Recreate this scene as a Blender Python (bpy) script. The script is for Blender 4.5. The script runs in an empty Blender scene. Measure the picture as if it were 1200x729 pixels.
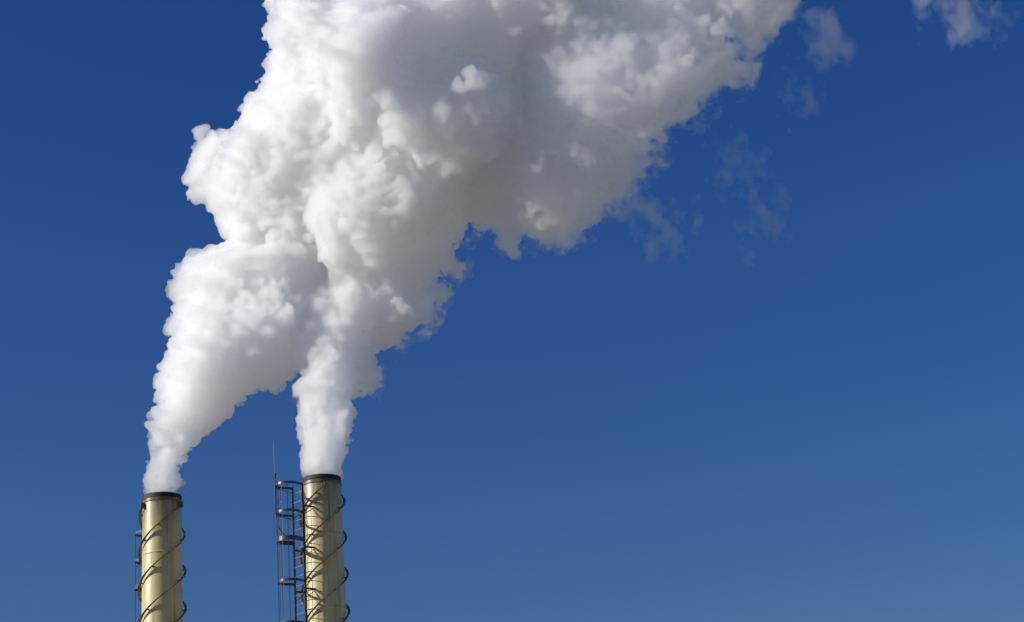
import bpy, bmesh, math, random
import numpy as np
from mathutils import Vector, Matrix

sc = bpy.context.scene
COL = sc.collection
R = math.radians

# ------------------------------------------------------------------ camera
cd = bpy.data.cameras.new('camera')
cam = bpy.data.objects.new('camera', cd)
COL.objects.link(cam)
cd.sensor_width = 36.0
cd.lens = 66.0
cd.clip_start = 0.1
cd.clip_end = 20000.0
cam.location = (0, 0, 1.7)
cam.rotation_euler = (Matrix.Rotation(R(110), 3, 'X') @ Matrix.Rotation(R(-4), 3, 'Z')).to_euler()
sc.camera = cam

# ------------------------------------------------------------------ sky and sun
SUN_EL, SUN_AZ = 24.0, -103.0          # degrees; azimuth 0 = straight away from the camera, negative = to the left
w = bpy.data.worlds.new('World')
sc.world = w
w.use_nodes = True
nt = w.node_tree
bg = nt.nodes['Background']
sky = nt.nodes.new('ShaderNodeTexSky')
sky.sky_type = 'NISHITA'
sky.sun_disc = False
sky.sun_elevation = R(SUN_EL)
sky.sun_rotation = R(SUN_AZ)
sky.altitude = 600.0
sky.air_density = 1.35
sky.dust_density = 1.0
sky.ozone_density = 7.3
hsv = nt.nodes.new('ShaderNodeHueSaturation')     # a polarising filter's deeper blue, the same over the whole sky
hsv.inputs['Saturation'].default_value = 1.18
hsv.inputs['Hue'].default_value = 0.518
nt.links.new(sky.outputs[0], hsv.inputs['Color'])
nt.links.new(hsv.outputs[0], bg.inputs[0])
bg.inputs[1].default_value = 0.073
sd = bpy.data.lights.new('sun', 'SUN')
sd.energy = 4.4
sd.angle = R(0.53)
sd.color = (1.0, 0.95, 0.87)
sun = bpy.data.objects.new('sun', sd)
COL.objects.link(sun)
sdir = Vector((math.sin(R(SUN_AZ)) * math.cos(R(SUN_EL)), math.cos(R(SUN_AZ)) * math.cos(R(SUN_EL)), math.sin(R(SUN_EL))))
sun.rotation_euler = sdir.to_track_quat('Z', 'Y').to_euler()
sun.location = sdir * 100

vs = sc.view_settings
vs.view_transform = 'Standard'
vs.look = 'None'
vs.exposure = 0.0
vs.gamma = 1.0
vs.use_curve_mapping = False

cy = sc.cycles
cy.max_bounces = 100
cy.diffuse_bounces = 4
cy.glossy_bounces = 3
cy.transmission_bounces = 4
cy.volume_bounces = 72
cy.transparent_max_bounces = 64
cy.use_denoising = True
cy.use_adaptive_sampling = True
cy.adaptive_threshold = 0.025
cy.adaptive_min_samples = 16
cy.sample_clamp_indirect = 8.0
cy.caustics_reflective = False
cy.caustics_refractive = False


# ------------------------------------------------------------------ materials
def mat(name):
    m = bpy.data.materials.new(name)
    m.use_nodes = True
    n = m.node_tree
    return m, n, n.nodes['Principled BSDF']


def N(n, t, **kw):
    x = n.nodes.new(t)
    for k, v in kw.items():
        setattr(x, k, v)
    return x


def ramp(n, src, stops):
    r = N(n, 'ShaderNodeValToRGB')
    e = r.color_ramp.elements
    while len(e) < len(stops):
        e.new(0.5)
    for el, (p, c) in zip(e, stops):
        el.position = p
        el.color = (c[0], c[1], c[2], 1)
    n.links.new(src, r.inputs[0])
    return r.outputs[0]


def paint_material():
    m, n, b = mat('cream_paint')
    tc = N(n, 'ShaderNodeTexCoord')
    mp = N(n, 'ShaderNodeMapping')
    mp.inputs['Scale'].default_value = (3.0, 3.0, 0.35)
    n.links.new(tc.outputs['Object'], mp.inputs[0])
    t = N(n, 'ShaderNodeTexNoise')
    t.inputs['Scale'].default_value = 2.2
    t.inputs['Detail'].default_value = 7
    t.inputs['Roughness'].default_value = 0.65
    n.links.new(mp.outputs[0], t.inputs[0])
    c = ramp(n, t.outputs[0], [(0.28, (0.44, 0.34, 0.135)), (0.45, (0.62, 0.50, 0.215)), (0.72, (0.72, 0.61, 0.29))])
    # soot carried over the lip: streaks that fade over the first metre
    z = N(n, 'ShaderNodeSeparateXYZ')
    n.links.new(tc.outputs['Object'], z.inputs[0])
    mp2 = N(n, 'ShaderNodeMapping')
    mp2.inputs['Scale'].default_value = (5.0, 5.0, 0.6)
    n.links.new(tc.outputs['Object'], mp2.inputs[0])
    t2 = N(n, 'ShaderNodeTexNoise')
    t2.inputs['Scale'].default_value = 1.7
    t2.inputs['Detail'].default_value = 5
    n.links.new(mp2.outputs[0], t2.inputs[0])
    mr = N(n, 'ShaderNodeMapRange')
    mr.inputs['From Min'].default_value = -1.6
    mr.inputs['From Max'].default_value = -0.1
    n.links.new(z.outputs[2], mr.inputs['Value'])
    mr.inputs['To Max'].default_value = 1.6
    mu = N(n, 'ShaderNodeMath', operation='MULTIPLY')
    mu.use_clamp = True
    n.links.new(mr.outputs[0], mu.inputs[0])
    n.links.new(t2.outputs[0], mu.inputs[1])
    mx = N(n, 'ShaderNodeMix', data_type='RGBA')
    n.links.new(mu.outputs[0], mx.inputs['Factor'])
    n.links.new(c, mx.inputs['A'])
    mx.inputs['B'].default_value = (0.14, 0.11, 0.06, 1)
    # rust runs: long thin streaks down the plates
    mp3 = N(n, 'ShaderNodeMapping')
    mp3.inputs['Scale'].default_value = (9.0, 9.0, 0.28)
    n.links.new(tc.outputs['Object'], mp3.inputs[0])
    t4 = N(n, 'ShaderNodeTexNoise')
    t4.inputs['Scale'].default_value = 1.6
    t4.inputs['Detail'].default_value = 4
    n.links.new(mp3.outputs[0], t4.inputs[0])
    mr4 = N(n, 'ShaderNodeMapRange')
    mr4.inputs['From Min'].default_value = 0.56
    mr4.inputs['From Max'].default_value = 0.78
    mr4.inputs['To Max'].default_value = 0.75
    n.links.new(t4.outputs[0], mr4.inputs['Value'])
    mx4 = N(n, 'ShaderNodeMix', data_type='RGBA')
    n.links.new(mr4.outputs[0], mx4.inputs['Factor'])
    n.links.new(mx.outputs['Result'], mx4.inputs['A'])
    mx4.inputs['B'].default_value = (0.20, 0.115, 0.045, 1)
    n.links.new(mx4.outputs['Result'], b.inputs['Base Color'])
    b.inputs['Roughness'].default_value = 0.42
    b.inputs['Specular IOR Level'].default_value = 0.7
    b.inputs['Coat Weight'].default_value = 0.35
    b.inputs['Coat IOR'].default_value = 1.6
    b.inputs['Coat Roughness'].default_value = 0.3
    t3 = N(n, 'ShaderNodeTexNoise')
    t3.inputs['Scale'].default_value = 2.5
    t3.inputs['Detail'].default_value = 3
    n.links.new(tc.outputs['Object'], t3.inputs[0])
    bp = N(n, 'ShaderNodeBump')
    bp.inputs['Strength'].default_value = 0.12
    bp.inputs['Distance'].default_value = 0.05
    n.links.new(t3.outputs[0], bp.inputs['Height'])
    n.links.new(bp.outputs[0], b.inputs['Normal'])
    return m


def worn_material(name, dark, light, rough, metal=0.0, scale=9.0):
    m, n, b = mat(name)
    tc = N(n, 'ShaderNodeTexCoord')
    t = N(n, 'ShaderNodeTexNoise')
    t.inputs['Scale'].default_value = scale
    t.inputs['Detail'].default_value = 6
    n.links.new(tc.outputs['Object'], t.inputs[0])
    c = ramp(n, t.outputs[0], [(0.35, dark), (0.65, light)])
    n.links.new(c, b.inputs['Base Color'])
    b.inputs['Roughness'].default_value = rough
    b.inputs['Metallic'].default_value = metal
    return m


def steam_material(name, density, skin):
    m = bpy.data.materials.new(name)
    m.use_nodes = True
    n = m.node_tree
    n.nodes.clear()
    out = N(n, 'ShaderNodeOutputMaterial')
    v = N(n, 'ShaderNodeVolumeScatter')
    v.inputs['Color'].default_value = (0.999, 0.999, 0.999, 1)
    v.inputs['Density'].default_value = density
    v.inputs['Anisotropy'].default_value = 0.78
    n.links.new(v.outputs[0], out.inputs['Volume'])
    tr = N(n, 'ShaderNodeBsdfTransparent')
    df = N(n, 'ShaderNodeBsdfDiffuse')
    df.inputs['Color'].default_value = (0.9, 0.9, 0.9, 1)
    tl = N(n, 'ShaderNodeBsdfTranslucent')
    tl.inputs['Color'].default_value = (0.9, 0.9, 0.9, 1)
    m1 = N(n, 'ShaderNodeMixShader')
    m1.inputs[0].default_value = 0.5
    n.links.new(df.outputs[0], m1.inputs[1])
    n.links.new(tl.outputs[0], m1.inputs[2])
    m2 = N(n, 'ShaderNodeMixShader')
    m2.inputs[0].default_value = skin
    n.links.new(tr.outputs[0], m2.inputs[1])
    n.links.new(m1.outputs[0], m2.inputs[2])
    n.links.new(m2.outputs[0], out.inputs['Surface'])
    try:
        m.cycles.homogeneous_volume = True
    except Exception:
        pass
    return m


M_PAINT = paint_material()
M_SOOT = worn_material('sooty_rim_steel', (0.008, 0.007, 0.006), (0.022, 0.017, 0.011), 0.7)
M_COLLAR = worn_material('brown_collar_steel', (0.10, 0.07, 0.03), (0.24, 0.18, 0.085), 0.35)
M_STRAKE = worn_material('brown_strake_steel', (0.06, 0.042, 0.024), (0.26, 0.20, 0.10), 0.55)  # random mottle of dark and lighter brown
M_STEEL = worn_material('dark_ladder_steel', (0.010, 0.010, 0.011), (0.03, 0.029, 0.028), 0.45)
M_GALV = worn_material('galvanised_steel', (0.42, 0.43, 0.44), (0.62, 0.63, 0.64), 0.38, 0.6)
M_HOOP = worn_material('dark_hoop_paint', (0.02, 0.02, 0.024), (0.05, 0.05, 0.056), 0.3)
M_HOOP.node_tree.nodes['Principled BSDF'].inputs['Specular IOR Level'].default_value = 1.0
M_STEAM = steam_material('dense_white_steam', 8.5, 0.05)
M_THIN = steam_material('trailing_grey_steam', 4.0, 0.04)
M_FRINGE = steam_material('torn_edge_steam', 0.7, 0.0)
M_VAPOUR = steam_material('clearing_vapour', 2.2, 0.0)
M_WISP = steam_material('thin_grey_steam', 0.5, 0.0)
M_FAINT = steam_material('faint_grey_steam', 0.38, 0.0)


# ------------------------------------------------------------------ mesh helpers
def link(name, me, material, parent=None, smooth=False):
    o = bpy.data.objects.new(name, me)
    COL.objects.link(o)
    if material:
        me.materials.append(material)
    if parent:
        o.parent = parent
    if smooth:
        me.polygons.foreach_set('use_smooth', [True] * len(me.polygons))
    return o


def from_bm(name, bm, material, parent=None, smooth=False):
    bmesh.ops.recalc_face_normals(bm, faces=bm.faces)
    me = bpy.data.meshes.new(name)
    bm.to_mesh(me)
    bm.free()
    return link(name, me, material, parent, smooth)


def sweep(bm, pts, frames, prof):
    """Sweep a closed profile [(a, b)] along pts; frames gives the two axes at each point."""
    rings = []
    for p, (ua, ub) in zip(pts, frames):
        rings.append([bm.verts.new(p + ua * a + ub * b) for a, b in prof])
    k = len(prof)
    for r0, r1 in zip(rings, rings[1:]):
        for i in range(k):
            bm.faces.new((r0[i], r0[(i + 1) % k], r1[(i + 1) % k], r1[i]))
    bm.faces.new(rings[0])
    bm.faces.new(rings[-1][::-1])


def tube(bm, pts, rad, k=8):
    pts = [Vector(p) for p in pts]
    fr = []
    for i in range(len(pts)):
        t = (pts[min(i + 1, len(pts) - 1)] - pts[max(i - 1, 0)]).normalized()
        ref = Vector((0, 0, 1)) if abs(t.z) < 0.9 else Vector((1, 0, 0))
        a = t.cross(ref).normalized()
        fr.append((a, t.cross(a).normalized()))
    prof = [(rad * math.cos(2 * math.pi * i / k), rad * math.sin(2 * math.pi * i / k)) for i in range(k)]
    sweep(bm, pts, fr, prof)


def box(bm, c, ax, ay, az):
    """Box from its centre and three half-axis vectors."""
    c, ax, ay, az = Vector(c), Vector(ax), Vector(ay), Vector(az)
    v = [bm.verts.new(c + ax * i + ay * j + az * k) for i in (-1, 1) for j in (-1, 1) for k in (-1, 1)]
    for f in ((0, 1, 3, 2), (4, 6, 7, 5), (0, 4, 5, 1), (2, 3, 7, 6), (0, 2, 6, 4), (1, 5, 7, 3)):
        bm.faces.new([v[i] for i in f])


def lathe(bm, prof, seg=96, closed=False):
    """Revolve a profile [(r, z)] about the z axis."""
    rings = [[bm.verts.new((r * math.cos(2 * math.pi * i / seg), r * math.sin(2 * math.pi * i / seg), z)) for i in range(seg)] for r, z in prof]
    n = len(rings)
    for j in range(n if closed else n - 1):
        a, b = rings[j], rings[(j + 1) % n]
        for i in range(seg):
            bm.faces.new((a[i], a[(i + 1) % seg], b[(i + 1) % seg], b[i]))


def tag(o, label, cat, group=None, kind=None):
    o['label'] = label
    if cat:
        o['category'] = cat
    if group:
        o['group'] = group
    if kind:
        o['kind'] = kind
    return o


# ------------------------------------------------------------------ ground
def ground_material():
    m, n, b = mat('yard_ground')
    tc = N(n, 'ShaderNodeTexCoord')
    t = N(n, 'ShaderNodeTexNoise')
    t.inputs['Scale'].default_value = 0.08
    t.inputs['Detail'].default_value = 10
    t.inputs['Roughness'].default_value = 0.7
    n.links.new(tc.outputs['Object'], t.inputs[0])
    c = ramp(n, t.outputs[0], [(0.3, (0.22, 0.185, 0.13)), (0.55, (0.32, 0.28, 0.21)), (0.75, (0.38, 0.34, 0.27))])
    n.links.new(c, b.inputs['Base Color'])
    b.inputs['Roughness'].default_value = 0.95
    return m


bm = bmesh.new()
bmesh.ops.create_grid(bm, x_segments=40, y_segments=40, size=6000)
g = from_bm('ground', bm, ground_material())
g['kind'] = 'structure'


# ------------------------------------------------------------------ chimneys
def rad_at(z):
    """Shell radius at depth z (negative, metres below the lip)."""
    return 0.635 + 0.035 * min(1.0, -z / 3.5)


def polar(r, th, z):
    """th measured from the side facing the camera, positive towards the right."""
    return Vector((r * math.sin(th), -r * math.cos(th), z))


def chimney(x, H, strake_phase, ladder_th, ladder_top, label, hoops, detailed):
    root = bpy.data.objects.new('chimney', None)
    COL.objects.link(root)
    root.location = (x, 61.0, 0)
    tag(root, label, 'chimney', 'twin steel chimneys')
    # everything of the stack hangs below z = H; object origin of every part is the lip, so the soot follows it
    loc = (0, 0, H)

    def part(name, bm, material, parent=root, smooth=False):
        o = from_bm(name, bm, material, parent, smooth)
        if parent is root:
            o.location = loc
        return o

    # shell: rolled courses with a weld bead at each joint
    bm = bmesh.new()
    prof = [(0.615, -1.5), (0.615, -0.10), (rad_at(-0.2), -0.10)]
    z = -0.10
    course = 2.45
    zs = [-0.10 - course * 0.78 - course * k for k in range(int((H - 2.4) / course) + 1)]
    for zj in zs:
        r = rad_at(zj)
        prof += [(rad_at(zj + 0.5), zj + 0.5), (r, zj + 0.06), (r, zj + 0.022), (r + 0.007, zj + 0.014), (r + 0.007, zj - 0.014), (r, zj - 0.022), (r, zj - 0.06), (rad_at(zj - 0.5), zj - 0.5)]
    prof += [(rad_at(-H), -H + 0.06)]
    lathe(bm, prof)
    sh = part('shell', bm, M_PAINT, smooth=True)
    md = sh.modifiers.new('edges', 'EDGE_SPLIT')
    md.split_angle = R(50)
    # dark rim and the brown collar under it
    bm = bmesh.new()
    lathe(bm, [(0.60, -0.30), (0.60, 0.0), (0.640, 0.0), (0.650, -0.012), (0.650, -0.15), (0.640, -0.16), (0.630, -0.161)])
    rim = part('rim', bm, M_SOOT, smooth=True)
    rim.modifiers.new('edges', 'EDGE_SPLIT').split_angle = R(40)
    bm = bmesh.new()
    lathe(bm, [(0.625, -0.165), (0.640, -0.165), (0.640, -0.215), (0.668, -0.217), (0.668, -0.265), (0.632, -0.267)])
    co = part('collar', bm, M_COLLAR, smooth=True)
    co.modifiers.new('edges', 'EDGE_SPLIT').split_angle = R(40)
    # base plate
    bm = bmesh.new()
    lathe(bm, [(0.3, -H), (0.98, -H), (0.98, -H + 0.06), (0.3, -H + 0.06)], closed=True)
    part('base_flange', bm, M_COLLAR)
    # three helical strakes, each a thin plate standing off the shell on lugs
    PITCH = 3.72
    for s in range(3):
        bm = bmesh.new()
        th0 = strake_phase + s * 2 * math.pi / 3
        ztop = -0.42
        length = 15.0 if H > 16 else H - 3
        n = int(length / PITCH * 48)
        pts, fr = [], []
        bl = bmesh.new()
        for i in range(n + 1):
            zz = ztop - length * i / n
            th = th0 + (zz - ztop) / PITCH * 2 * math.pi
            rr = rad_at(zz)
            e = polar(1, th, 0)
            tang = Vector((math.cos(th), math.sin(th), 0)) * rr * 2 * math.pi / PITCH + Vector((0, 0, 1))
            pts.append(polar(rr + 0.095, th, zz))
            fr.append((e, tang.normalized().cross(e).normalized()))
            if i % 6 == 3:   # lug
                nrm = tang.normalized().cross(e).normalized()
                box(bl, polar(rr + 0.028, th, zz) - nrm * 0.016, e * 0.036, tang.normalized() * 0.030, nrm * 0.008)
        sweep(bm, pts, fr, [(-0.046, -0.007), (0.036, -0.007), (0.036, 0.007), (-0.046, 0.007)])
        # end lug at the top
        e = polar(1, th0, 0)
        t = Vector((math.cos(th0), math.sin(th0), 0))
        st = part('strake', bm, M_STRAKE)
        part('standoff_lugs', bl, M_STRAKE, st)['kind'] = 'stuff'
        bm = bmesh.new()
        box(bm, polar(rad_at(ztop) + 0.085, th0 + 0.03, ztop + 0.03), e * 0.082, t * 0.012, Vector((0, 0, 0.10)))
        part('end_plate', bm, M_STRAKE, st)
    # ladder
    th = ladder_th
    e = polar(1, th, 0)
    t = Vector((math.cos(th), math.sin(th), 0))
    lr, hw = 0.985, 0.30
    zt = ladder_top
    zb = -H + 2.3
    lad = bpy.data.objects.new('ladder', None)
    COL.objects.link(lad)
    lad.parent = root
    lad.location = loc
    for sgn in (-1, 1):
        bm = bmesh.new()
        box(bm, e * lr + t * sgn * hw + Vector((0, 0, (zt + zb) / 2)), e * 0.038, t * 0.018, Vector((0, 0, (zt - zb) / 2)))
        part('stile', bm, M_STEEL, lad)
    bm = bmesh.new()
    tube(bm, [e * lr - t * (hw - 0.014), e * lr + t * (hw - 0.014)], 0.012, 6)
    r0 = part('rung', bm, M_GALV, lad)
    k = 0
    while zt - 0.25 - 0.31 * k > zb + 0.2:
        r = r0 if k == 0 else r0.copy()
        if k:
            COL.objects.link(r)
            r.parent = lad
        r.location = (0, 0, zt - 0.25 - 0.31 * k)
        k += 1
    # brackets that hold the stiles off the shell
    zz = zt - 0.75
    while zz > zb + 0.3:
        for sgn in (-1, 1):
            a = e * (lr - 0.03) + t * sgn * hw
            rin = math.sqrt(max(rad_at(zz) ** 2 - hw * hw, 0.01))
            b = e * (rin - 0.01) + t * sgn * hw
            bm = bmesh.new()
            box(bm, (a + b) / 2 + Vector((0, 0, zz)), (a - b) / 2, t * 0.010, Vector((0, 0, 0.032)))
            part('bracket', bm, M_STEEL, lad)
            bm = bmesh.new()
            tube(bm, [e * (lr - 0.03) + t * sgn * hw * 0.97 + Vector((0, 0, zz - 0.30)), b + Vector((0, 0, zz - 0.04)) - t * sgn * 0.02], 0.014, 5)
            part('stay', bm, M_STEEL, lad)
        zz -= 1.38
    # safety cage
    cage = bpy.data.objects.new('safety_cage', None)
    COL.objects.link(cage)
    cage.parent = root
    cage.location = loc

    def hoop_xy(u):
        """u 0..1 round the hoop, from the right stile out and back to the left one."""
        a = math.pi * u
        r = 0.40
        return e * (lr + 0.02 + 0.36 + r * math.sin(a)) + t * (math.cos(a) * r)

    zs = list(hoops)
    while zs[-1] - 1.38 > zb + 1.0:
        zs.append(zs[-1] - 1.38)
    for j, zh in enumerate(zs):
        bm = bmesh.new()
        pts = [e * (lr + 0.02) + t * hw] + [hoop_xy(i / 24) for i in range(25)] + [e * (lr + 0.02) - t * hw]
        fr = []
        for i, p in enumerate(pts):
            tg = (pts[min(i + 1, len(pts) - 1)] - pts[max(i - 1, 0)]).normalized()
            fr.append((tg.cross(Vector((0, 0, 1))), Vector((0, 0, 1))))
        hh = 0.042 if j != 2 else 0.075
        pts = [p + Vector((0, 0, zh)) for p in pts]
        sweep(bm, pts, fr, [(-0.005, -hh), (0.005, -hh), (0.005, hh), (-0.005, hh)])
        part('hoop', bm, M_HOOP, cage)
    for u in (0.04, 0.2, 0.36, 0.5, 0.64, 0.8, 0.96):
        bm = bmesh.new()
        c = hoop_xy(u)
        out = (hoop_xy(u) - (e * (lr + 0.38))).normalized()
        box(bm, c - out * 0.010 + Vector((0, 0, (zs[0] + zs[-1]) / 2)), out * 0.004, Vector((-out.y, out.x, 0)) * 0.009, Vector((0, 0, (zs[0] - zs[-1]) / 2)))
        part('cage_bar', bm, M_STEEL, cage)
    if detailed:
        # lightning rod clamped to the outside of the cage, its cable curving back to the third hoop
        c = hoop_xy(0.5) + e * 0.035 - Vector((1, 0, 0)) * 0.05
        rod = bpy.data.objects.new('lightning_rod', None)
        COL.objects.link(rod)
        rod.parent = root
        rod.location = loc
        bm = bmesh.new()
        tube(bm, [c + Vector((0, 0, zs[0] + 0.28)), c + Vector((-0.02, 0, zs[0] + 1.48))], 0.010, 6)
        part('whip', bm, M_STEEL, rod)
        bm = bmesh.new()
        tube(bm, [c + Vector((0, 0, zs[0] + 0.36)), c + Vector((0, 0, zs[0] - 1.05))], 0.021, 8)
        part('mast', bm, M_STEEL, rod)
        bm = bmesh.new()
        tube(bm, [c + Vector((0, 0, zs[0] + 0.20)), c + Vector((0, 0, zs[0] + 0.34))], 0.038, 8)
        part('mast_clamp', bm, M_STEEL, rod)
        bm = bmesh.new()
        q = hoop_xy(0.22) + Vector((0, 0, zs[2] + 0.02))
        a0 = c + Vector((0, 0, zs[0] - 1.03))
        pts = []
        for i in range(13):
            s = i / 12
            p1 = a0 + Vector((0.02, 0, -0.55))
            pts.append(a0 * (1 - s) ** 2 + p1 * 2 * s * (1 - s) + q * s * s)
        tube(bm, pts, 0.014, 6)
        part('cable', bm, M_STEEL, rod)
        for zz in (zs[0] - 0.16, zs[0] - 1.08):
            bm = bmesh.new()
            tube(bm, [c + Vector((0, 0, zz)), e * lr - t * hw * 0.98 + Vector((0, 0, zz))], 0.014, 6)
            part('clamp_arm', bm, M_STEEL, rod)
    return root


HL, HR = 18.17, 18.40
chimney(-12.14, HL, R(68), R(-147), -0.55, 'left cream steel chimney with spiral strakes and its ladder hidden behind', [-0.95, -1.9, -2.8, -4.15], False)
chimney(-6.77, HR, R(12), R(-49), -0.35, 'right cream steel chimney with caged ladder and lightning rod on its left side', [-0.38, -1.32, -2.24], True)

# ------------------------------------------------------------------ steam
OUT = {
    'left_column': [(-12.77, 18.27), (-12.66, 19.27), (-12.54, 20.07), (-12.28, 20.87), (-12.31, 21.57), (-12.07, 22.10), (-12.13, 22.66), (-11.92, 23.21), (-11.74, 23.69), (-12.01, 24.06), (-12.04, 24.37), (-11.47, 24.74), (-11.62, 25.26), (-11.50, 25.60), (-11.58, 26.12), (-11.34, 26.42), (-10.50, 26.65), (-9.69, 26.91), (-8.81, 27.17), (-7.46, 27.03), (-6.28, 26.43), (-5.71, 25.42), (-5.90, 24.33), (-6.67, 23.44), (-7.28, 22.55), (-7.83, 21.85), (-8.30, 21.67), (-9.03, 21.82), (-9.68, 21.47), (-10.04, 20.89), (-10.59, 20.56), (-10.89, 19.95), (-11.30, 19.56), (-11.50, 19.01), (-11.54, 18.18)],
    'right_column': [(-7.39, 18.53), (-7.43, 19.28), (-7.61, 20.13), (-7.57, 20.67), (-7.41, 21.18), (-7.38, 22.10), (-7.19, 22.70), (-7.20, 23.48), (-6.85, 24.24), (-6.70, 25.50), (-5.97, 26.57), (-4.61, 26.95), (-2.80, 27.14), (-1.88, 27.33), (-1.81, 26.41), (-2.29, 25.42), (-2.84, 24.57), (-3.43, 23.98), (-4.16, 23.41), (-4.78, 22.74), (-5.10, 22.11), (-5.40, 21.80), (-5.48, 21.41), (-5.66, 21.05), (-5.78, 20.39), (-6.03, 19.06), (-6.16, 18.45)],
    'main_cloud': [(-8.60, 38.24), (-8.19, 36.76), (-7.92, 36.10), (-7.68, 35.41), (-7.92, 34.69), (-8.00, 34.00), (-8.11, 33.07), (-8.55, 32.72), (-8.93, 32.34), (-9.15, 31.88), (-9.46, 31.74), (-9.71, 31.86), (-10.17, 31.99), (-10.60, 31.93), (-10.97, 31.68), (-10.98, 31.24), (-10.86, 30.83), (-10.96, 29.73), (-10.69, 29.05), (-10.33, 28.46), (-9.95, 27.77), (-9.53, 27.19), (-8.82, 26.62), (-7.33, 26.18), (-5.27, 25.23), (-3.50, 24.94), (-2.28, 25.55), (-1.93, 26.42), (-1.43, 27.29), (0.01, 28.73), (1.02, 30.15), (1.77, 32.13), (2.57, 34.50), (3.36, 36.56), (3.44, 37.64), (1.62, 38.88), (-2.81, 39.60), (-6.98, 39.57)],
    'trailing_cloud': [(-0.58, 34.04), (-1.39, 30.67), (-1.83, 28.37), (-1.49, 27.26), (-0.96, 27.62), (-0.55, 27.45), (-0.18, 26.68), (0.28, 25.84), (0.58, 26.39), (0.97, 26.79), (1.71, 27.02), (2.25, 27.01), (2.97, 27.02), (3.37, 27.48), (3.75, 28.01), (4.32, 28.73), (4.97, 29.24), (5.38, 29.98), (5.60, 30.74), (6.12, 30.77), (6.62, 31.14), (7.32, 31.46), (7.76, 31.77), (8.28, 32.38), (8.71, 33.24), (8.97, 33.92), (9.57, 34.23), (10.22, 34.53), (10.68, 34.98), (11.02, 35.95), (10.40, 37.44), (7.32, 38.42), (4.16, 38.67), (2.18, 37.74)],
    'front_puff': [(-4.64, 32.11), (-4.49, 32.96), (-4.04, 33.27), (-3.26, 33.28), (-2.46, 33.91), (-1.20, 34.02), (0.03, 33.79), (0.76, 33.17), (1.01, 32.26), (0.87, 31.51), (0.46, 30.87), (-0.08, 30.17), (-0.83, 29.76), (-1.46, 29.50), (-2.21, 29.66), (-2.95, 30.05), (-3.55, 30.33), (-4.09, 30.71), (-4.43, 31.25)],
    'top_puff': [(-4.89, 35.43), (-3.92, 36.14), (-2.28, 37.37), (0.28, 37.89), (2.78, 37.33), (3.80, 36.17), (3.56, 35.12), (2.73, 34.48), (1.62, 34.29), (0.35, 34.04), (-1.18, 34.44), (-3.07, 34.17), (-4.30, 34.40)],
    'base_shadow_left': [(-7.68, 21.84), (-7.55, 21.25), (-7.45, 20.82), (-7.29, 21.17), (-6.80, 22.05), (-6.39, 22.95), (-6.82, 23.45)],
}
rng = np.random.default_rng(7)


def poly_sd(P, pts):
    """Signed distance (positive inside) of points to a closed polygon."""
    P = np.array(P)
    A, B = P, np.roll(P, -1, 0)
    d = np.full(len(pts), 1e9)
    ins = np.zeros(len(pts), bool)
    for a, b in zip(A, B):
        ab, ap = b - a, pts - a
        h = np.clip((ap @ ab) / (ab @ ab), 0, 1)
        d = np.minimum(d, np.hypot(*(ap - h[:, None] * ab).T))
        c = ((a[1] > pts[:, 1]) != (b[1] > pts[:, 1]))
        with np.errstate(divide='ignore', invalid='ignore'):
            xx = (b[0] - a[0]) * (pts[:, 1] - a[1]) / (b[1] - a[1]) + a[0]
        ins ^= c & (pts[:, 0] < xx)
    return np.where(ins, d, -d)


def pack(name, rmax, y, spread, rmin=0.16, n=7000, gap=0.6):
    """Fill an outline with round puffs: [(x, y, z, r)]."""
    P = np.array(OUT[name])
    lo, hi = P.min(0), P.max(0)
    pts = lo + rng.random((n, 2)) * (hi - lo)
    d = poly_sd(P, pts)
    k = d > rmin
    pts, d = pts[k], d[k]
    r = np.minimum(d, rmax)
    o = np.argsort(-r + rng.random(len(r)) * 0.15)
    acc = np.zeros((0, 3))
    res = []
    for i in o:
        p, ri = pts[i], r[i]
        if len(acc) and np.min(np.hypot(acc[:, 0] - p[0], acc[:, 1] - p[1]) / (gap * np.minimum(acc[:, 2], ri * 2.0))) < 1:
            continue
        acc = np.vstack([acc, (p[0], p[1], ri)])
        yy = y(p[0], p[1]) + rng.normal() * spread * (0.4 + 0.6 * min(1, ri / rmax))
        res.append((p[0], yy, p[1], ri))
    return res


VOX = 0.054


def b_noise(shape, cell, seed):
    """Smooth random field on a voxel grid (quadratic B-spline over a random lattice)."""
    g = np.random.default_rng(seed)
    cell = cell if isinstance(cell, tuple) else (cell,) * 3
    lat = [int(s / c) + 4 for s, c in zip(shape, cell)]
    a = g.standard_normal(lat).astype(np.float32)
    off = g.random(3)
    for ax in range(3):
        x = (np.arange(shape[ax]) / cell[ax] + off[ax]).astype(np.float32)
        i = np.floor(x).astype(int)
        f = x - i
        sh = [1, 1, 1]
        sh[ax] = -1
        w0, w1, w2 = ((0.5 * (1 - f) ** 2), (0.5 + f - f * f), (0.5 * f * f))
        a = (np.take(a, i, ax) * w0.reshape(sh) + np.take(a, i + 1, ax) * w1.reshape(sh) + np.take(a, i + 2, ax) * w2.reshape(sh)).astype(np.float32)
    return a * 1.9


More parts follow.
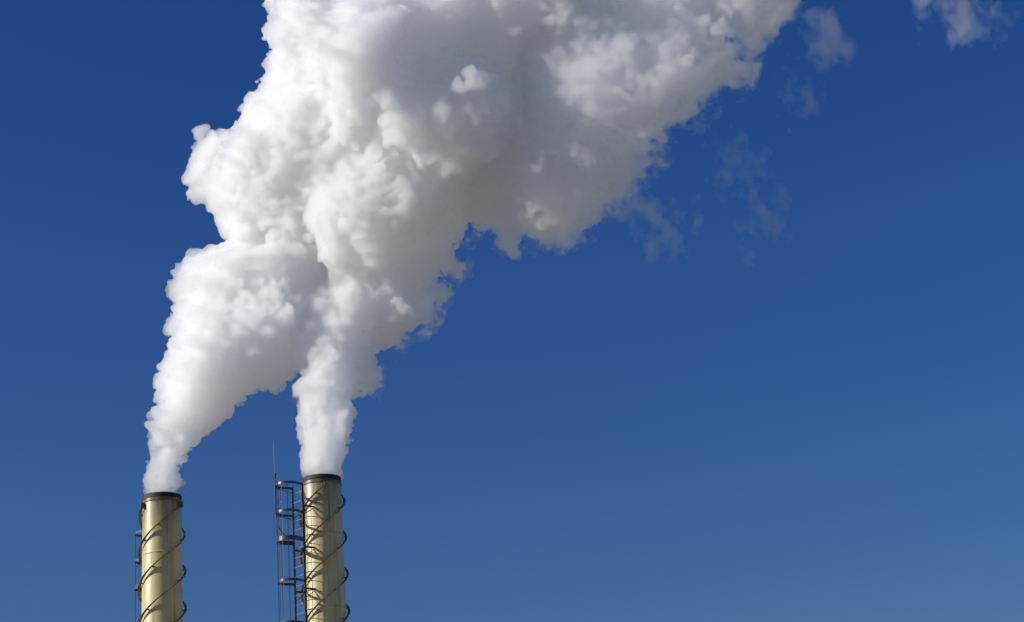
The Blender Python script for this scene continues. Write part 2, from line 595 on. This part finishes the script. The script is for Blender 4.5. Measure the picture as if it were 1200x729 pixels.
class Field:
    def __init__(self, lo, hi, vox=VOX):
        self.v = vox
        self.lo = np.array(lo, float)
        self.n = np.ceil((np.array(hi) - self.lo) / vox).astype(int)
        self.s = np.full(self.n, 2.0, np.float32)

    def axes(self):
        return [self.lo[i] + np.arange(self.n[i]) * self.v for i in range(3)]

    def ball(self, x, y, z, r, k):
        c = np.array((x, y, z))
        m = r + k + 1.0
        if r < 0.5:
            m = r + k + 0.15
        i0 = np.maximum(((c - m - self.lo) / self.v).astype(int), 0)
        i1 = np.minimum(((c + m - self.lo) / self.v).astype(int) + 1, self.n)
        if (i1 <= i0).any():
            return
        ax = [(self.lo[i] + np.arange(i0[i], i1[i]) * self.v - c[i]).astype(np.float32) for i in range(3)]
        d = np.sqrt(ax[0][:, None, None] ** 2 + ax[1][None, :, None] ** 2 + ax[2][None, None, :] ** 2) - np.float32(r)
        S = self.s[i0[0]:i1[0], i0[1]:i1[1], i0[2]:i1[2]]
        h = np.clip(0.5 + 0.5 * (S - d) / k, 0, 1)
        S[...] = S * (1 - h) + d * h - k * h * (1 - h)

    def surface_points(self, n, seed, level):
        g = np.random.default_rng(seed)
        idx = np.argwhere(np.abs(self.s - level) < self.v * 0.7)
        p = idx[g.integers(0, len(idx), n)]
        return self.lo + (p + g.random((n, 3)) - 0.5) * self.v


def surface_net(S, lo, v):
    """Closed quad mesh of the S < 0 region."""
    S = S.copy()
    for ax in range(3):
        sl = [slice(None)] * 3
        for e in (0, -1):
            sl[ax] = e
            S[tuple(sl)] = np.maximum(S[tuple(sl)], 0.01)
    neg = S < 0
    nx, ny, nz = S.shape
    cnt = np.zeros((nx - 1, ny - 1, nz - 1), np.int8)
    for i in (0, 1):
        for j in (0, 1):
            for k in (0, 1):
                cnt += neg[i:nx - 1 + i, j:ny - 1 + j, k:nz - 1 + k]
    act = np.argwhere((cnt > 0) & (cnt < 8))
    vid = np.full(cnt.shape, -1, np.int32)
    vid[act[:, 0], act[:, 1], act[:, 2]] = np.arange(len(act))
    corner = [(i, j, k) for i in (0, 1) for j in (0, 1) for k in (0, 1)]
    val = {c: S[act[:, 0] + c[0], act[:, 1] + c[1], act[:, 2] + c[2]] for c in corner}
    acc = np.zeros((len(act), 3))
    num = np.zeros(len(act))
    for a in corner:
        for ax in range(3):
            if a[ax]:
                continue
            b = list(a)
            b[ax] = 1
            b = tuple(b)
            va, vb = val[a], val[b]
            cr = (va < 0) != (vb < 0)
            t = np.where(cr, va / np.where(cr, va - vb, 1), 0)
            for q in range(3):
                acc[:, q] += np.where(cr, a[q] + (t if q == ax else 0), 0)
            num += cr
    co = lo + (act + acc / num[:, None]) * v
    quads = []
    for ax in range(3):
        u, w_ = [(1, 2), (2, 0), (0, 1)][ax]
        s0 = [slice(1, n - 1) for n in S.shape]
        s1 = list(s0)
        s0[ax] = slice(0, S.shape[ax] - 1)
        s1[ax] = slice(1, S.shape[ax])
        A, B = neg[tuple(s0)], neg[tuple(s1)]
        off = np.array([0 if i == ax else 1 for i in range(3)])
        for first, sel in ((True, A & ~B), (False, ~A & B)):
            e = np.argwhere(sel) + off
            if not len(e):
                continue
            du, dw = np.zeros(3, int), np.zeros(3, int)
            du[u] = 1
            dw[w_] = 1
            q = [e - du - dw, e - dw, e, e - du]
            q = np.stack([vid[x[:, 0], x[:, 1], x[:, 2]] for x in q], 1)
            quads.append(q if first else q[:, ::-1])
    return co, np.concatenate(quads)


def np_mesh(name, co, quads):
    me = bpy.data.meshes.new(name)
    me.vertices.add(len(co))
    me.vertices.foreach_set('co', co.astype(np.float32).ravel())
    me.loops.add(quads.size)
    me.loops.foreach_set('vertex_index', quads.astype(np.int32).ravel())
    me.polygons.add(len(quads))
    me.polygons.foreach_set('loop_start', np.arange(0, quads.size, 4, dtype=np.int32))
    me.update(calc_edges=True)
    me.polygons.foreach_set('use_smooth', np.ones(len(quads), bool))
    return me


def smooth01(x):
    x = np.clip(x, 0, 1)
    return x * x * (3 - 2 * x)


def plume(name, lobes, lo, hi, seed, fray, label, material=None, parent=None, neck=None):
    F = Field(lo, hi)
    for l in lobes:
        for x, y, z, r in l:
            q = y / 61.0      # outlines were measured on the plane of the stacks
            F.ball(x * q, y, 1.7 + (z - 1.7) * q, r * q, k=0.10 + 0.28 * r)
    X, Y, Z = F.axes()
    # fray: 1 on the lee side where the edge tears into shreds, 0 on the crisp windward side
    W = fray(X[:, None], Z[None, :])[:, None, :].astype(np.float32)
    # broad irregularity, then two generations of cauliflower puffs grown on the surface
    F.s += (0.04 + 0.13 * b_noise(F.n, 1.3 / VOX, seed) + 0.08 * b_noise(F.n, 0.6 / VOX, seed + 1)).astype(np.float32)
    heart = F.s.copy()
    area = np.count_nonzero(np.abs(F.s) < VOX * 0.5) * VOX * VOX
    for gen, (r0, r1, per) in enumerate(((0.18, 0.55, 1.0), (0.07, 0.24, 13.0))):
        n = int(area * per)
        p = F.surface_points(n, seed + 10 + gen, -0.3 * r0)
        g = np.random.default_rng(seed + 20 + gen)
        r = r0 + (r1 - r0) * g.random(n) ** 2
        ww = fray(p[:, 0], p[:, 2])
        cl = b_noise(F.n, 0.9 / VOX, seed + 70 + gen)      # the puffs come in patches
        ix = np.clip(((p - F.lo) / VOX).astype(int), 0, F.n - 1)
        cl = cl[ix[:, 0], ix[:, 1], ix[:, 2]]
        for (x, y, z), ri, wi, ci in zip(p, r, ww, cl):
            if g.random() > wi * 0.75 and g.random() < 0.75 + 0.5 * ci:
                F.ball(x, y, z, ri, ri * 0.25)
    fb = 0.30 * b_noise(F.n, 1.0 / VOX, seed + 30) + 0.32 * b_noise(F.n, 0.5 / VOX, seed + 31) + 0.28 * b_noise(F.n, 0.26 / VOX, seed + 32) + 0.20 * b_noise(F.n, 0.11 / VOX, seed + 33)
    if neck:
        # just above the lip the steam is still as wide as the flue
        nx, nz, lean, bend, spread, cubic, top = neck
        h = np.maximum(Z - nz, 0)[None, None, :]
        cone = np.sqrt((X[:, None, None] - nx - lean * h - bend * h * h) ** 2 + (Y[None, :, None] - 61.0 - 0.10 * h) ** 2) - 0.585 - spread * h - cubic * h ** 3
        cone = cone.astype(np.float32) + 0.05 * b_noise(F.n, 0.3 / VOX, seed + 40) + 0.03 * b_noise(F.n, 0.14 / VOX, seed + 41)
        cone += np.clip(1 - h / 1.1, 0, 1) * 0.22 * np.maximum(b_noise(F.n, 0.24 / VOX, seed + 42), 0)
        F.s = np.where(h < top, np.maximum(F.s, cone), F.s).astype(np.float32)
    if neck:
        # the young column is finely curdled
        fine = np.clip(1.15 - (Z - neck[1]) / 4.5, 0, 1)[None, None, :].astype(np.float32)
        F.s += fine * np.maximum(-0.10, 0.08 - 0.14 * np.abs(b_noise(F.n, 0.26 / VOX, seed + 60)) - 0.10 * np.abs(b_noise(F.n, 0.14 / VOX, seed + 61)) + 0.05 * b_noise(F.n, 0.1 / VOX, seed + 62)).astype(np.float32)
    base = F.s.copy()
    if neck:
        # the first hand's breadth above the lip is still half clear
        hz = (Z - neck[1])[None, None, :].astype(np.float32)
        clear = 0.30 + 0.16 * b_noise(F.n, 0.3 / VOX, seed + 80) + 0.12 * b_noise(F.n, 0.15 / VOX, seed + 81) - hz
        mouth = np.maximum(F.s, hz - 0.75).astype(np.float32)
        F.s = np.maximum(F.s, clear).astype(np.float32)
    near = (smooth01((1.15 - F.s) / 0.4) * smooth01((heart + 1.3) / 0.5)).astype(np.float32)      # no crumbs far from the edge
    F.s += W * (fb.astype(np.float32) * near + 0.08)
    F.s += (1 - 0.4 * W) * np.maximum(-0.13, 0.09 - 0.085 * np.abs(b_noise(F.n, 0.34 / VOX, seed + 34)) - 0.085 * np.abs(b_noise(F.n, 0.19 / VOX, seed + 35)) + 0.03 * b_noise(F.n, 0.11 / VOX, seed + 36)).astype(np.float32)
    # dense skin about a metre thick round a clearer heart
    co, q = surface_net(np.maximum(F.s, -(heart + 0.95)), F.lo, VOX)
    o = link(name, np_mesh(name, co, q), material or M_STEAM, parent)
    if label:
        tag(o, label, 'steam', 'steam blown from the two chimneys')
    print(name, F.n, len(q) * 2, 'triangles')
    if neck:
        k = int(1.2 / VOX)
        mco, mq = surface_net(mouth[:, :, :k], F.lo, VOX)
        link('mouth_vapour', np_mesh('mouth_vapour', mco, mq), M_VAPOUR, o)
    # thin torn steam round the lee edge
    F.s = base + W * (1.5 * fb.astype(np.float32) * near - 0.16 + 0.10 * b_noise(F.n, 0.15 / VOX, seed + 50)) + (1 - W) * 0.3
    co, q = surface_net(np.maximum(np.maximum(F.s, -(heart + 0.45)), 0.03 - 0.2 * W), F.lo, VOX)
    link('torn_edge', np_mesh('torn_edge', co, q), M_FRINGE, o)['kind'] = 'stuff'
    print('torn_edge', len(q) * 2)
    return o


def line_fray(pts, soft):
    """Fray mask that grows to the right of a line x(z)."""
    zs, xs = np.array([p[1] for p in pts]), np.array([p[0] for p in pts])
    return lambda x, z: smooth01((x - np.interp(z, zs, xs)) / soft)


left = pack('left_column', 1.35, lambda x, z: 61.0 + 0.36 * (z - 18.3), 0.3)
left += [(-12.14, 61.0 + 0.08 * j, 18.25 + 0.25 * j, 0.50) for j in range(4)]
plume('steam_plume', [left], (-14.2, 58.6, HL + 0.012), (-3.4, 67.4, 30.0), 100, line_fray([(-11.3, 18), (-10.9, 19.5), (-9.9, 21), (-8.2, 22.2), (-6.0, 24.5), (-5.0, 30)], 1.0),
      'white steam plume curving up and right from the left chimney', neck=(-12.14, HL, 0.08, 0.10, 0.04, 0.035, 2.5))

right = pack('right_column', 1.25, lambda x, z: 61.0 + 0.30 * (z - 18.5), 0.3)
right += [(-6.77, 61.0 + 0.08 * j, 18.48 + 0.25 * j, 0.50) for j in range(4)]
shade = pack('base_shadow_left', 0.6, lambda x, z: 62.6, 0.2)
main = pack('main_cloud', 2.6, lambda x, z: 63.4 - 0.20 * (x + 5), 0.3)
trail = pack('trailing_cloud', 1.9, lambda x, z: 62.0 - 0.22 * (x - 3), 0.4)
front = [(-1.3, 60.5, 31.75, 2.1), (-2.5, 60.5, 31.6, 1.6), (-0.7, 60.2, 31.5, 1.6), (-3.5, 60.2, 32.2, 0.95), (-3.6, 60.2, 31.4, 0.85), (-1.3, 60.2, 30.7, 1.15), (-5.2, 60.8, 34.6, 1.5), (-6.4, 61.2, 35.3, 1.5), (-4.2, 60.4, 35.4, 1.2), (-5.0, 58.9, 34.0, 1.15), (-4.2, 59.2, 34.9, 1.1), (-5.6, 59.9, 34.3, 1.1)]  # upper-left balls are added to throw shade on the big front billow
top = pack('top_puff', 1.5, lambda x, z: 60.8, 0.3)
bumps = [(-2.75, 58.75, 30.35, 0.42), (-2.95, 58.85, 30.3, 0.3), (-2.55, 58.8, 30.55, 0.28), (-0.75, 58.35, 33.0, 0.42), (-1.45, 58.4, 32.65, 0.36), (-1.1, 58.25, 32.6, 0.32), (-0.5, 58.4, 32.6, 0.34), (-0.95, 58.2, 33.15, 0.26), (-0.45, 58.35, 33.1, 0.28), (-3.9, 59.3, 32.2, 0.7), (-4.0, 58.6, 32.3, 0.55), (-4.2, 58.2, 32.2, 0.4), (-3.3, 58.6, 32.95, 0.42), (-3.9, 58.8, 31.6, 0.6), (-4.05, 58.3, 31.5, 0.42), (-3.7, 58.9, 30.9, 0.42)]
LEE = [(-5.9, 18), (-5.7, 20), (-5.7, 22.5), (-4.9, 25), (-2.5, 27.0), (1.5, 29.5), (5.0, 33), (8.0, 36), (9, 42)]
cloud = plume('steam_cloud', [right, shade, main, front, top, bumps], (-12.4, 57.2, HR + 0.012), (6.5, 67.5, 41.5), 200,
              line_fray(LEE, 1.6), 'huge billowing white steam cloud above the right chimney, grey on its right side', neck=(-6.77, HR, 0.03, 0.03, 0.11, 0.008, 4.4))
plume('trailing_steam', [trail], (-3.5, 56.8, 25.0), (12.6, 66.5, 42.0), 250,
      line_fray([(-4, 26), (-1.0, 28), (1.5, 29.5), (4.5, 32), (7.5, 35), (8.6, 42)], 1.8), None, M_THIN, cloud)


def wisp(c, rad, tilt, seed, thr, label, material, name='steam_wisp'):
    """A torn shred of thin steam: noise cut at a level inside a soft ellipsoid."""
    c, rad = np.array(c), np.array(rad)
    v = 0.05
    F = Field(c - rad * 1.5, c + rad * 1.5, v)
    X, Y, Z = [a - b for a, b in zip(F.axes(), c)]
    X, Y, Z = X[:, None, None], Y[None, :, None], Z[None, None, :]
    u = X - tilt * Z
    d = np.sqrt((u / rad[0]) ** 2 + (Y / rad[1]) ** 2 + (Z / rad[2]) ** 2)
    f = sum(a * b_noise(F.n, (c_ / v, c_ / v, 1.35 * c_ / v), seed + i) for i, (a, c_) in enumerate(((0.6, 1.2), (0.6, 0.55), (0.55, 0.27), (0.45, 0.14))))
    F.s = (1.0 * d * d - 0.25 + thr - f).astype(np.float32)
    co, q = surface_net(F.s, F.lo, v)
    o = tag(link(name, np_mesh(name, co, q), material), label, 'steam wisp', 'thin wisps of steam right of the cloud')
    for lev in (0.45, 0.9):
        if (F.s + lev).min() > -0.02:
            break
        co, q = surface_net(F.s + lev, F.lo, v)
        link('denser_core', np_mesh('denser_core', co, q), material, o)['kind'] = 'stuff'
    return o


wisp((12.25, 64.0, 35.3), (1.5, 0.7, 1.7), 0.0, 301, 0.0, 'torn grey wisp just right of the top of the big steam cloud', M_WISP)
wisp((11.3, 64.0, 32.4), (0.9, 0.5, 1.4), 0.1, 311, 0.0, 'small upright grey wisp below the torn one near the top edge', M_WISP)
wisp((19.0, 64.0, 36.4), (2.7, 0.9, 1.7), 0.0, 321, 0.0, 'pale wisp cut by the top edge in the upper right corner', M_WISP)
wisp((5.2, 62.5, 27.6), (1.0, 0.5, 1.8), -0.55, 331, 0.0, 'ragged wisp hanging off the lower right edge of the steam cloud', M_WISP)
wisp((6.6, 64.0, 28.1), (0.7, 0.4, 1.0), -0.1, 341, 0.0, 'small wisp floating right of the ragged one under the cloud', M_WISP)
wisp((9.1, 64.0, 29.4), (1.1, 0.4, 1.9), -0.3, 351, 0.0, 'faint curved veil of thin steam alone in the blue sky', M_FAINT)
wisp((8.3, 64.0, 26.6), (0.6, 0.35, 0.8), 0.0, 361, 0.0, 'faint lowest wisp under the curved veil', M_FAINT)
